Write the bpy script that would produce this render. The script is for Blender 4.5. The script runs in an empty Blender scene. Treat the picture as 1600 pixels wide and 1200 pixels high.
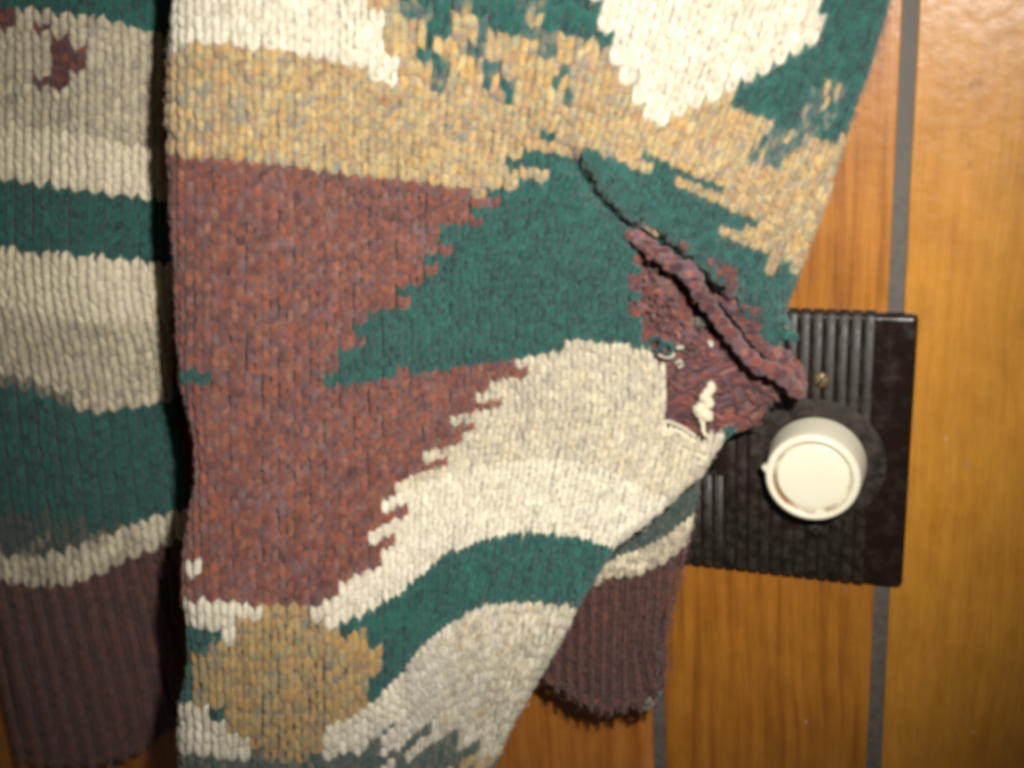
import bpy, bmesh, math, random
import numpy as np

# ------------------------------------------------------------------ scene, camera, light
S = bpy.context.scene
rng = np.random.default_rng(7)
random.seed(7)
MM = 0.001
PITCH, YAW, ROLL = -0.322, 0.372, -0.063            # camera looks down and to the left at the wall (z = 0)
CAM = np.array([34.79, 170.505, 422.9])             # millimetres, origin = the dimmer shaft on the wall
FPX = 1700.0

def rot(a, b, c):
    Rx = np.array([[1,0,0],[0,math.cos(a),-math.sin(a)],[0,math.sin(a),math.cos(a)]])
    Ry = np.array([[math.cos(b),0,math.sin(b)],[0,1,0],[-math.sin(b),0,math.cos(b)]])
    Rz = np.array([[math.cos(c),-math.sin(c),0],[math.sin(c),math.cos(c),0],[0,0,1]])
    return Ry @ Rx @ Rz
M = rot(PITCH, YAW, ROLL)

cam = bpy.data.objects.new('camera', bpy.data.cameras.new('camera'))
S.collection.objects.link(cam); S.camera = cam
from mathutils import Matrix, Vector
cam.matrix_world = Matrix([list(M[0])+[CAM[0]*MM], list(M[1])+[CAM[1]*MM], list(M[2])+[CAM[2]*MM], [0,0,0,1]])
cam.data.sensor_width = 36.0
cam.data.lens = FPX/1600*36
cam.data.clip_start = 0.01; cam.data.clip_end = 50
cam.data.dof.use_dof = True
cam.data.dof.focus_distance = 0.455
cam.data.dof.aperture_fstop = 6.0

W = bpy.data.worlds.new('World'); S.world = W; W.use_nodes = True
W.node_tree.nodes['Background'].inputs['Color'].default_value = (1.0, 0.86, 0.68, 1)
W.node_tree.nodes['Background'].inputs['Strength'].default_value = 0.06

# the camera's own flash, up and to the right of the lens
fl = bpy.data.lights.new('flash', 'SPOT'); flo = bpy.data.objects.new('flash', fl); S.collection.objects.link(flo)
FLASH = CAM + M @ np.array([50., 54., 0.])
TGT = np.array([-128., 74., 20.])
flo.location = Vector(FLASH*MM)
flo.rotation_euler = Vector(list((TGT-FLASH))).to_track_quat('-Z', 'Y').to_euler()
fl.energy = 15.2; fl.color = (1.0, 0.965, 0.90); fl.shadow_soft_size = 0.007
fl.spot_size = math.radians(79); fl.spot_blend = 1.0

S.view_settings.view_transform = 'Standard'; S.view_settings.look = 'None'
S.view_settings.exposure = 0.0; S.view_settings.gamma = 1.0
S.cycles.pixel_filter_type = 'BLACKMAN_HARRIS'; S.cycles.filter_width = 4.4
S.cycles.max_bounces = 6

# ------------------------------------------------------------------ helpers
def pt(px, py, z):
    """points of the traced outlines, set at their own distance z (mm) off the wall"""
    px = np.asarray(px, float); py = np.asarray(py, float); z = np.asarray(z, float)
    d = np.stack([(px-800)/FPX, (600-py)/FPX, -np.ones_like(px)], -1) @ M.T
    t = (z-CAM[2])/d[..., 2]
    return CAM + d*t[..., None]

def lin(r, g, b):
    f = lambda c: (c/255/12.92) if c/255 <= .04045 else ((c/255+.055)/1.055)**2.4
    return (f(r), f(g), f(b))

def link(name, me, parent=None, mat=None):
    o = bpy.data.objects.new(name, me); S.collection.objects.link(o)
    if mat: me.materials.append(mat)
    if parent: o.parent = parent
    return o

def mesh_np(name, V, F, col=None, smooth=True):
    """V (n,3) in mm, F (m,4) quads, col (n,3) linear colours per vertex"""
    me = bpy.data.meshes.new(name)
    V = np.asarray(V, np.float32)*MM; F = np.asarray(F, np.int32)
    n, m = len(V), len(F)
    me.vertices.add(n); me.vertices.foreach_set('co', V.ravel())
    me.loops.add(m*4); me.loops.foreach_set('vertex_index', F.ravel())
    me.polygons.add(m); me.polygons.foreach_set('loop_start', np.arange(0, m*4, 4, dtype=np.int32))
    me.polygons.foreach_set('loop_total', np.full(m, 4, np.int32))
    if smooth: me.polygons.foreach_set('use_smooth', np.ones(m, bool))
    if col is not None:
        a = me.color_attributes.new('yarn', 'FLOAT_COLOR', 'POINT')
        c = np.ones((n, 4), np.float32); c[:, :3] = col
        a.data.foreach_set('color', c.ravel())
    me.update(calc_edges=True); me.validate()
    return me

class Tris:
    """collects quad pieces for one mesh"""
    def __init__(s): s.V=[]; s.F=[]; s.C=[]; s.n=0
    def add(s, V, F, C=None):
        V = np.asarray(V).reshape(-1,3); s.V.append(V); s.F.append(np.asarray(F)+s.n); s.n += len(V)
        if C is not None: s.C.append(np.broadcast_to(np.asarray(C, float), V.shape) if np.ndim(C)==1 else np.asarray(C).reshape(-1,3))
    def mesh(s, name, smooth=True):
        return mesh_np(name, np.concatenate(s.V), np.concatenate(s.F), np.concatenate(s.C) if s.C else None, smooth)

# ------------------------------------------------------------------ materials
def mat(name):
    m = bpy.data.materials.new(name); m.use_nodes = True
    nt = m.node_tree; b = nt.nodes['Principled BSDF']
    return m, nt, b
def nd(nt, t, **kw):
    n = nt.nodes.new(t)
    for k, v in kw.items(): setattr(n, k, v)
    return n
def ramp(nt, stops):
    r = nd(nt, 'ShaderNodeValToRGB'); e = r.color_ramp.elements
    while len(e) > 1: e.remove(e[-1])
    e[0].position = stops[0][0]; e[0].color = (*stops[0][1], 1)
    for p, c in stops[1:]:
        x = e.new(p); x.color = (*c, 1)
    return r
def math_(nt, op, a, b=None, clamp=False):
    n = nd(nt, 'ShaderNodeMath', operation=op); n.use_clamp = clamp
    for i, v in enumerate((a, b)):
        if v is None: continue
        if isinstance(v, (int, float)): n.inputs[i].default_value = v
        else: nt.links.new(v, n.inputs[i])
    return n.outputs[0]
def mixc(nt, fac, a, b, mode='MIX'):
    n = nd(nt, 'ShaderNodeMix', data_type='RGBA', blend_type=mode)
    for i, v in ((0, fac), (6, a), (7, b)):
        if isinstance(v, (int, float)): n.inputs[i].default_value = v
        elif isinstance(v, tuple): n.inputs[i].default_value = (*v, 1)
        else: nt.links.new(v, n.inputs[i])
    return n.outputs[2]

def wool():
    m, nt, b = mat('wool_yarn')
    at = nd(nt, 'ShaderNodeAttribute', attribute_name='yarn')
    tc = nd(nt, 'ShaderNodeTexCoord')
    n1 = nd(nt, 'ShaderNodeTexNoise'); n1.inputs['Scale'].default_value = 900; n1.inputs['Detail'].default_value = 3
    nt.links.new(tc.outputs['Object'], n1.inputs['Vector'])
    r = ramp(nt, [(0.3, (.78,.78,.78)), (.7, (1.18,1.18,1.18))]); nt.links.new(n1.outputs['Fac'], r.inputs['Fac'])
    nt.links.new(mixc(nt, 1.0, at.outputs['Color'], r.outputs['Color'], 'MULTIPLY'), b.inputs['Base Color'])
    b.inputs['Roughness'].default_value = 0.95
    b.inputs['Specular IOR Level'].default_value = 0.12
    b.inputs['Sheen Weight'].default_value = 0.25; b.inputs['Sheen Roughness'].default_value = 0.6
    n2 = nd(nt, 'ShaderNodeTexNoise'); n2.inputs['Scale'].default_value = 2600; n2.inputs['Detail'].default_value = 2
    nt.links.new(tc.outputs['Object'], n2.inputs['Vector'])
    bp = nd(nt, 'ShaderNodeBump'); bp.inputs['Strength'].default_value = 0.7; bp.inputs['Distance'].default_value = 0.0004
    nt.links.new(n2.outputs['Fac'], bp.inputs['Height']); nt.links.new(bp.outputs['Normal'], b.inputs['Normal'])
    return m

def wood(name, base, dark, light, seed, band, scale_x, spots=()):
    m, nt, b = mat(name)
    tc = nd(nt, 'ShaderNodeTexCoord')
    mp = nd(nt, 'ShaderNodeMapping'); mp.inputs['Location'].default_value = (seed*1.7, seed*.31, seed)
    nt.links.new(tc.outputs['Object'], mp.inputs['Vector'])
    # slow warp so the grain wanders
    mw = nd(nt, 'ShaderNodeMapping'); mw.inputs['Scale'].default_value = (7, 3.2, 7); nt.links.new(mp.outputs[0], mw.inputs['Vector'])
    nw = nd(nt, 'ShaderNodeTexNoise'); nw.inputs['Scale'].default_value = 1; nw.inputs['Detail'].default_value = 2
    nt.links.new(mw.outputs[0], nw.inputs['Vector'])
    add = nd(nt, 'ShaderNodeVectorMath', operation='MULTIPLY_ADD')
    nt.links.new(nw.outputs['Color'], add.inputs[0]); add.inputs[1].default_value = (0.03, 0.0, 0.0); nt.links.new(mp.outputs[0], add.inputs[2])
    # growth rings
    m1 = nd(nt, 'ShaderNodeMapping'); m1.inputs['Scale'].default_value = (scale_x, scale_x*.035, 1); nt.links.new(add.outputs[0], m1.inputs['Vector'])
    n1 = nd(nt, 'ShaderNodeTexNoise'); n1.inputs['Scale'].default_value = 1; n1.inputs['Detail'].default_value = 3; n1.inputs['Roughness'].default_value = .55
    nt.links.new(m1.outputs[0], n1.inputs['Vector'])
    # fine fibres
    m2 = nd(nt, 'ShaderNodeMapping'); m2.inputs['Scale'].default_value = (1500, 32, 1); nt.links.new(add.outputs[0], m2.inputs['Vector'])
    n2 = nd(nt, 'ShaderNodeTexNoise'); n2.inputs['Scale'].default_value = 1; n2.inputs['Detail'].default_value = 4
    nt.links.new(m2.outputs[0], n2.inputs['Vector'])
    # broad blotches of stain
    n3 = nd(nt, 'ShaderNodeTexNoise'); n3.inputs['Scale'].default_value = 22; n3.inputs['Detail'].default_value = 4; nt.links.new(mp.outputs[0], n3.inputs['Vector'])
    r1 = ramp(nt, [(.5-band, dark), (.5, base), (.5+band, light)]); nt.links.new(n1.outputs['Fac'], r1.inputs['Fac'])
    r2 = ramp(nt, [(.3, (.88,.85,.82)), (.68, (1.07,1.07,1.07))]); nt.links.new(n2.outputs['Fac'], r2.inputs['Fac'])
    r3 = ramp(nt, [(.32, (.88,.85,.82)), (.68, (1.06,1.06,1.06))]); nt.links.new(n3.outputs['Fac'], r3.inputs['Fac'])
    c = mixc(nt, 1.0, r1.outputs['Color'], r2.outputs['Color'], 'MULTIPLY')
    c = mixc(nt, 1.0, c, r3.outputs['Color'], 'MULTIPLY')
    # figure: small cloudy mottling, and short dark pores along the grain
    m5 = nd(nt, 'ShaderNodeMapping'); m5.inputs['Scale'].default_value = (170, 60, 1); nt.links.new(mp.outputs[0], m5.inputs['Vector'])
    n5 = nd(nt, 'ShaderNodeTexNoise'); n5.inputs['Scale'].default_value = 1; n5.inputs['Detail'].default_value = 5; n5.inputs['Roughness'].default_value = .6; nt.links.new(m5.outputs[0], n5.inputs['Vector'])
    r5 = ramp(nt, [(.34, (.89,.86,.82)), (.52, (1,1,1)), (.7, (1.07,1.06,1.04))]); nt.links.new(n5.outputs['Fac'], r5.inputs['Fac'])
    c = mixc(nt, 1.0, c, r5.outputs['Color'], 'MULTIPLY')
    m6 = nd(nt, 'ShaderNodeMapping'); m6.inputs['Scale'].default_value = (1700, 90, 1); nt.links.new(add.outputs[0], m6.inputs['Vector'])
    n6 = nd(nt, 'ShaderNodeTexNoise'); n6.inputs['Scale'].default_value = 1; n6.inputs['Detail'].default_value = 1; nt.links.new(m6.outputs[0], n6.inputs['Vector'])
    r6 = ramp(nt, [(.27, (.62,.52,.42)), (.36, (1,1,1))]); nt.links.new(n6.outputs['Fac'], r6.inputs['Fac'])
    c = mixc(nt, .4, c, r6.outputs['Color'], 'MULTIPLY')
    for (x, y, rad, colr, amt) in spots:                       # dents, bruises and pale scuffs
        s = nd(nt, 'ShaderNodeVectorMath', operation='SUBTRACT'); nt.links.new(tc.outputs['Object'], s.inputs[0]); s.inputs[1].default_value = (x*MM, y*MM, 0)
        s2 = nd(nt, 'ShaderNodeVectorMath', operation='MULTIPLY'); nt.links.new(s.outputs[0], s2.inputs[0]); s2.inputs[1].default_value = (1, .8, 0)
        l = nd(nt, 'ShaderNodeVectorMath', operation='LENGTH'); nt.links.new(s2.outputs[0], l.inputs[0])
        mr = nd(nt, 'ShaderNodeMapRange'); mr.interpolation_type = 'SMOOTHSTEP'
        nt.links.new(l.outputs['Value'], mr.inputs['Value'])
        mr.inputs['From Min'].default_value = rad*.3*MM; mr.inputs['From Max'].default_value = rad*MM; mr.inputs['To Min'].default_value = amt; mr.inputs['To Max'].default_value = 0
        c = mixc(nt, mr.outputs['Result'], c, colr)
    nt.links.new(c, b.inputs['Base Color'])
    b.inputs['Roughness'].default_value = 0.42
    b.inputs['Specular IOR Level'].default_value = .3; b.inputs['Coat Weight'].default_value = 0.32; b.inputs['Coat Roughness'].default_value = 0.25
    bp = nd(nt, 'ShaderNodeBump'); bp.inputs['Strength'].default_value = 0.12; bp.inputs['Distance'].default_value = 0.0004
    nt.links.new(n2.outputs['Fac'], bp.inputs['Height'])
    n4 = nd(nt, 'ShaderNodeTexNoise'); n4.inputs['Scale'].default_value = 160; nt.links.new(tc.outputs['Object'], n4.inputs['Vector'])
    bp2 = nd(nt, 'ShaderNodeBump'); bp2.inputs['Strength'].default_value = 0.22; bp2.inputs['Distance'].default_value = 0.001
    nt.links.new(n4.outputs['Fac'], bp2.inputs['Height']); nt.links.new(bp.outputs['Normal'], bp2.inputs['Normal'])
    nt.links.new(bp2.outputs['Normal'], b.inputs['Normal']); nt.links.new(bp2.outputs['Normal'], b.inputs['Coat Normal'])
    return m

def simple(name, col, rough, spec=.5, dust=None, dscale=120, dlo=.45, dhi=.75, bump=0):
    m, nt, b = mat(name)
    b.inputs['Roughness'].default_value = rough; b.inputs['Specular IOR Level'].default_value = spec
    tc = nd(nt, 'ShaderNodeTexCoord')
    n = nd(nt, 'ShaderNodeTexNoise'); n.inputs['Scale'].default_value = dscale; n.inputs['Detail'].default_value = 5; n.inputs['Roughness'].default_value = .65
    nt.links.new(tc.outputs['Object'], n.inputs['Vector'])
    mr = nd(nt, 'ShaderNodeMapRange'); nt.links.new(n.outputs['Fac'], mr.inputs['Value'])
    mr.inputs['From Min'].default_value = dlo; mr.inputs['From Max'].default_value = dhi
    nt.links.new(mixc(nt, mr.outputs['Result'], tuple(col), tuple(dust or col)), b.inputs['Base Color'])
    nt.links.new(math_(nt, 'ADD', math_(nt, 'MULTIPLY', mr.outputs['Result'], .3), rough), b.inputs['Roughness'])
    if bump:
        bp = nd(nt, 'ShaderNodeBump'); bp.inputs['Strength'].default_value = bump; bp.inputs['Distance'].default_value = .0005
        nt.links.new(n.outputs['Fac'], bp.inputs['Height']); nt.links.new(bp.outputs['Normal'], b.inputs['Normal'])
    return m

MW = wool()
M_GROOVE = simple('grey_groove_paint', (.075,.064,.053), .55, .3, (.12,.105,.092), 260, .35, .7, .2)
M_PLATE = simple('brown_plate_plastic', (.0105,.0052,.004), .2, .5, (.024,.018,.0135), 150, .46, .78, .08)
M_RIDGE = simple('worn_ridge_plastic', (.0105,.006,.0043), .46, .42, (.040,.034,.024), 230, .40, .76, .10)
M_SCREW = simple('brass_screw', (.26,.19,.10), .5, .5, (.08,.05,.025), 700, .35, .65)
M_SCREW.node_tree.nodes['Principled BSDF'].inputs['Metallic'].default_value = .7

def knob_mat():
    m, nt, b = mat('cream_knob_plastic')
    tc = nd(nt, 'ShaderNodeTexCoord')
    sp = nd(nt, 'ShaderNodeSeparateXYZ'); nt.links.new(tc.outputs['Object'], sp.inputs[0])
    n = nd(nt, 'ShaderNodeTexNoise'); n.inputs['Scale'].default_value = 130; n.inputs['Detail'].default_value = 3; nt.links.new(tc.outputs['Object'], n.inputs['Vector'])
    l2 = nd(nt, 'ShaderNodeVectorMath', operation='MULTIPLY'); nt.links.new(tc.outputs['Object'], l2.inputs[0]); l2.inputs[1].default_value = (1,1,0)
    l = nd(nt, 'ShaderNodeVectorMath', operation='LENGTH'); nt.links.new(l2.outputs[0], l.inputs[0])
    d = math_(nt, 'ABSOLUTE', math_(nt, 'SUBTRACT', l.outputs['Value'], .0142))
    band = nd(nt, 'ShaderNodeMapRange'); nt.links.new(d, band.inputs['Value']); band.inputs['From Min'].default_value = .0004; band.inputs['From Max'].default_value = .0014
    band.inputs['To Min'].default_value = 1; band.inputs['To Max'].default_value = 0
    # grime sits mostly in the lower and left part of the ring
    side = nd(nt, 'ShaderNodeMapRange'); nt.links.new(math_(nt, 'ADD', math_(nt, 'MULTIPLY', sp.outputs['Y'], -1.0), math_(nt, 'MULTIPLY', sp.outputs['X'], -.55)), side.inputs['Value'])
    side.inputs['From Min'].default_value = -.010; side.inputs['From Max'].default_value = .016; side.inputs['To Min'].default_value = .30
    blot = nd(nt, 'ShaderNodeMapRange'); nt.links.new(n.outputs['Fac'], blot.inputs['Value']); blot.inputs['From Min'].default_value = .34; blot.inputs['From Max'].default_value = .54
    top = nd(nt, 'ShaderNodeMapRange'); nt.links.new(sp.outputs['Z'], top.inputs['Value']); top.inputs['From Min'].default_value = .0195; top.inputs['From Max'].default_value = .0200
    f = math_(nt, 'MULTIPLY', math_(nt, 'MULTIPLY', band.outputs[0], side.outputs[0]), math_(nt, 'MULTIPLY', blot.outputs[0], top.outputs[0]), True)
    nt.links.new(mixc(nt, f, (.72,.68,.53), (.22,.11,.025)), b.inputs['Base Color'])
    b.inputs['Roughness'].default_value = .38
    b.inputs['Subsurface Weight'].default_value = .12; b.inputs['Subsurface Radius'].default_value = (.004,.003,.002); b.inputs['Subsurface Scale'].default_value = .5
    return m
M_KNOB = knob_mat()

# ------------------------------------------------------------------ the wall: planks over a grey backing
wall = bpy.data.objects.new('wall', None); S.collection.objects.link(wall); wall['kind'] = 'structure'

def box_bm(bm, x0, x1, y0, y1, z0, z1):
    vs = [bm.verts.new(Vector(c)*MM) for c in ((x0,y0,z0),(x1,y0,z0),(x1,y1,z0),(x0,y1,z0),(x0,y0,z1),(x1,y0,z1),(x1,y1,z1),(x0,y1,z1))]
    for f in ((3,2,1,0),(4,5,6,7),(0,1,5,4),(1,2,6,5),(2,3,7,6),(3,0,4,7)): bm.faces.new([vs[i] for i in f])
    return vs

def bevel(bm, w, seg=2, edges=None):
    bmesh.ops.bevel(bm, geom=list(edges or bm.edges), offset=w*MM, segments=seg, affect='EDGES', profile=.6)

def bm_obj(name, bm, material, parent=None, smooth=False, loc=None):
    bmesh.ops.recalc_face_normals(bm, faces=bm.faces)
    me = bpy.data.meshes.new(name); bm.to_mesh(me); bm.free()
    if smooth:
        for p in me.polygons: p.use_smooth = True
    o = link(name, me, parent, material)
    if loc is not None: o.location = Vector(loc)*MM
    return o

bm = bmesh.new(); box_bm(bm, -900, 500, -600, 600, -12, -1.1); bm_obj('backing_board', bm, M_GROOVE, wall)

def edge_x(pa, pb):
    """x of a traced plumb edge at y=+600 and y=-600"""
    a = pt(*pa, 0.); b = pt(*pb, 0.); s = (b[0]-a[0])/(b[1]-a[1])
    return a[0]+s*(600-a[1]), a[0]+s*(-600-a[1])
G1L = edge_x((1410,0),(1353,1200)); G1R = edge_x((1437,0),(1376,1200))
G2L = edge_x((1019.5,1110),(1022,1200)); G2R = edge_x((1038,1085),(1040,1200))
# the second groove's visible run is short: keep it plumb with the first one
gmid = pt(1029.5, 1150, 0.)[0]; s1 = (G1L[0]-G1L[1])/1200; w2 = 6.0
G2L = (gmid-w2/2+s1*700, gmid-w2/2-s1*500); G2R = (gmid+w2/2+s1*700, gmid+w2/2-s1*500)
def sh(e, d): return (e[0]+d, e[1]+d)
plank_edges = [(G1R, sh(G1R, 150)), (G2R, G1L), (sh(G2L, -128), G2L), (sh(G2L, -222), sh(G2L, -134)), (sh(G2L, -330), sh(G2L, -228)), (sh(G2L, -470), sh(G2L, -336)), (sh(G1R,156), sh(G1R,280))]
def wp(x, y): p = pt(x, y, 0.); return float(p[0]), float(p[1])
SP = []
for (x, y, r_, c_, a_) in [(1525,130,3.2,(.25,.10,.025),.55),(1518,134,1.4,(.20,.07,.02),.6),(1483,147,1.6,(.26,.11,.03),.4),(1516,258,1.6,(.24,.10,.03),.5),
                     (1487,31,1.0,(.25,.11,.04),.5),(1478,686,1.3,(.5,.3,.14),.4),(1520,1144,1.4,(.48,.32,.2),.45),(1458,1023,1.1,(.42,.26,.15),.35),(1550,603,2.0,(.24,.11,.03),.3),
                     (1512,1132,.8,(.42,.26,.15),.35),(1503,1115,.8,(.42,.26,.15),.35),(1494,1100,.8,(.42,.26,.15),.35),(1481,1080,.8,(.42,.26,.15),.35),(1472,1068,.8,(.42,.26,.15),.35),(1510,725,2.2,(.30,.17,.09),.3)]:
    SP.append((*wp(x, y), r_, c_, a_))
SPM = [(*wp(991,1164), 1.1, (.62,.5,.42), .8), (*wp(949,1184), 1.0, (.45,.36,.32), .5), (*wp(1320,920), 1.5, (.2,.12,.08), .4), (*wp(1259,1128), .9, (.5,.4,.3), .5)]
W_R = wood('pine_pale', (.43,.192,.023), (.40,.170,.018), (.45,.206,.028), 2.0, .18, 260, SP)
W_M = wood('pine_amber', (.325,.125,.0145), (.235,.082,.009), (.36,.147,.019), 5.3, .16, 250, SPM)
W_L = wood('pine_brown', (.33,.120,.019), (.25,.080,.011), (.37,.15,.028), 9.1, .13, 150)
for i, (a, b) in enumerate(plank_edges):
    bm = bmesh.new()
    vs = box_bm(bm, 0, 1, -600, 600, -11.5, 0)
    for v in vs:
        e = a if v.co.x < .0005 else b
        v.co.x = (e[0] if v.co.y > 0 else e[1])*MM
    bevel(bm, .55, 2, [e for e in bm.edges if all(v.co.z > -.001 for v in e.verts) and abs(e.verts[0].co.y-e.verts[1].co.y) > .5])
    o = bm_obj('plank', bm, (W_R, W_M, W_L, W_M, W_L, W_M, W_L)[i], wall)

# ------------------------------------------------------------------ switch plate
PX0, PX1, PY0, PY1 = -81.0, 35.6, -57.2, 57.2
PT = 5.0
plate = bpy.data.objects.new('switch_plate', None); S.collection.objects.link(plate)
plate['label'] = 'dark brown ridged plastic switch plate with a round cream dimmer knob, on the wood panelling'
plate['category'] = 'switch plate'
TX = -46.0                                            # centre of the second gang, its toggle
SLX, SLY = 5.3, 12.4
bm = bmesh.new()
# outline with a slot for the toggle: ring of quads around the opening
def plate_body(bm):
    xs = [PX0, TX-SLX, TX+SLX, PX1]; ys = [PY0, -SLY, SLY, PY1]
    top = {}; bot = {}
    for i, x in enumerate(xs):
        for j, y in enumerate(ys):
            top[i,j] = bm.verts.new(Vector((x,y,PT))*MM); bot[i,j] = bm.verts.new(Vector((x,y,0.2))*MM)
    for i in range(3):
        for j in range(3):
            if (i,j) == (1,1): continue
            bm.faces.new([top[i,j],top[i+1,j],top[i+1,j+1],top[i,j+1]])
    for i in range(3):
        bm.faces.new([top[i,0],bot[i,0],bot[i+1,0],top[i+1,0]]); bm.faces.new([top[i,3],top[i+1,3],bot[i+1,3],bot[i,3]])
        bm.faces.new([top[0,i],top[0,i+1],bot[0,i+1],bot[0,i]]); bm.faces.new([top[3,i],bot[3,i],bot[3,i+1],top[3,i+1]])
    q = [(1,1),(2,1),(2,2),(1,2)]
    for k in range(4):
        a, b = q[k], q[(k+1)%4]; bm.faces.new([top[a],top[b],bot[b],bot[a]])
    bmesh.ops.dissolve_limit(bm, angle_limit=.01, verts=bm.verts, edges=bm.edges)
plate_body(bm)
outer = [e for e in bm.edges if all(v.co.z > .004 for v in e.verts) and (all(abs(v.co.x*1000-PX0)<.1 for v in e.verts) or all(abs(v.co.x*1000-PX1)<.1 for v in e.verts) or all(abs(v.co.y*1000-PY0)<.1 for v in e.verts) or all(abs(v.co.y*1000-PY1)<.1 for v in e.verts))]
corner = [e for e in bm.edges if abs(e.verts[0].co.z-e.verts[1].co.z) > .003 and min(abs(e.verts[0].co.x*1000-PX0), abs(e.verts[0].co.x*1000-PX1)) < .1 and min(abs(e.verts[0].co.y*1000-PY0), abs(e.verts[0].co.y*1000-PY1)) < .1]
bevel(bm, 2.6, 4, outer+corner)
bm_obj('plate', bm, M_PLATE, plate, smooth=True).modifiers.new('n', 'WEIGHTED_NORMAL')

# moulded ridges: the middle field, running over the top and bottom edges
RP = 4.75
def ridge(x0, x1, y0, y1, yo0, yo1):
    """one flat-topped ridge; ends roll over the plate's edge when yo is set"""
    hw = (x1-x0)/2; cx = (x0+x1)/2
    prof = [(-hw,PT-.2),(-hw+.12,PT+.36),(-hw+.5,PT+.55),(hw-.5,PT+.55),(hw-.12,PT+.36),(hw,PT-.2)]
    path = []
    if yo1: path += [(y1+.75, -4.4), (y1+.75,-2.6), (y1+.2,-1.0), (y1-1.2,0)]
    else: path += [(y1, -1.0), (y1-.5, 0)]
    if yo0: path += [(y0+1.2,0),(y0-.2,-1.0),(y0-.75,-2.6),(y0-.75,-4.4)]
    else: path += [(y0+.5,0),(y0,-1.0)]
    rings = [[(cx+px, y, pz+dz) for (px, pz) in prof] for (y, dz) in path]
    V = np.array(rings).reshape(-1,3); n = len(prof); F = []
    for r in range(len(path)-1):
        for k in range(n-1): F.append((r*n+k, r*n+k+1, (r+1)*n+k+1, (r+1)*n+k))
    return V, np.array(F)
x = 20.4; k = 0
while x-RP > PX0+15:
    x0, x1 = x-RP+1.0, x
    inside = x1 > TX-SLX-1.2 and x0 < TX+SLX+1.2
    knob_r = 21.9; cxr = (x0+x1)/2
    if inside:
        spans = [(SLY+1.4, PY1, False, True), (PY0, -SLY-1.4, True, False)]
    else:
        spans = [(PY0, PY1, True, True)]
    for (ya, yb, ea, eb) in spans:
        T = Tris(); T.add(*ridge(x0, x1, ya, yb, ea, eb))
        link('ridge', T.mesh('ridge', False), plate, M_RIDGE)
    x -= RP
# shallow round boss under the knob
def lathe(prof, seg=64, cx=0, cy=0):
    V = []; F = []
    for (r, z) in prof:
        for s in range(seg):
            a = 2*math.pi*s/seg; V.append((cx+r*math.cos(a), cy+r*math.sin(a), z))
    for i in range(len(prof)-1):
        for s in range(seg):
            F.append((i*seg+s, i*seg+(s+1)%seg, (i+1)*seg+(s+1)%seg, (i+1)*seg+s))
    return np.array(V), np.array(F)
T = Tris(); T.add(*lathe([(26.5,PT+.5),(25.0,PT+.72),(23.5,PT+.78),(10,PT+.78)], 64, .57, -4.09))
link('knob_boss', T.mesh('knob_boss'), plate, M_RIDGE)
# dimmer knob (origin at its shaft)
T = Tris()
KX, KY = .57, -4.09
T.add(*lathe([(18.9,PT+1.5),(19.35,PT+1.9),(19.3,PT+3.0),(18.9,PT+8),(18.4,PT+13),(18.0,PT+16.6),(17.75,PT+17.5),(17.2,PT+18.2),(16.4,PT+18.4),(15.2,PT+18.2),(14.6,PT+17.5),(14.3,PT+16.6),(14.0,PT+16.2),(13.7,PT+16.6),(13.45,PT+16.9),(12.9,PT+17.05),(8,PT+17.2),(.01,PT+17.25)], 96))
kn = link('dimmer_knob', T.mesh('dimmer_knob'), plate, M_KNOB); kn.location = (KX*MM, KY*MM, 0)
# pointer nib on the rim
bm = bmesh.new()
th = math.radians(172)
c, s_ = math.cos(th), math.sin(th)
pts = []
for (r, w) in ((16.8,2.4),(19.6,.35)):
    for sg in (-1,1):
        for z in (PT+12.0 if r < 18 else PT+14.5, PT+18.2 if r < 18 else PT+17.2):
            pts.append(bm.verts.new(Vector((r*c-sg*w*s_, r*s_+sg*w*c, z))*MM))
bmesh.ops.convex_hull(bm, input=pts); bevel(bm, .25, 2)
bm_obj('pointer', bm, M_KNOB, kn, smooth=True)
# screws
for (sx, sy) in ((float(pt(1283,594,6.)[0]), float(pt(1283,594,6.)[1])), (float(pt(1273,826,6.)[0]), float(pt(1273,826,6.)[1]))):
    T = Tris(); T.add(*lathe([(3.3,PT+.6),(3.2,PT+1.1),(2.4,PT+1.7),(1.2,PT+2.0),(.01,PT+2.05)], 24, sx, sy))
    o = link('screw', T.mesh('screw'), plate, M_SCREW if sy > 0 else M_RIDGE)
    bm = bmesh.new(); vs = box_bm(bm, -2.7, 2.7, -.32, .32, PT+1.2, PT+2.12)
    bmesh.ops.rotate(bm, verts=bm.verts, cent=(0,0,0), matrix=Matrix.Rotation(.9, 3, 'Z')); bmesh.ops.translate(bm, verts=bm.verts, vec=Vector((sx,sy,0))*MM)
    bm_obj('slot', bm, M_PLATE, o)
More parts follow.
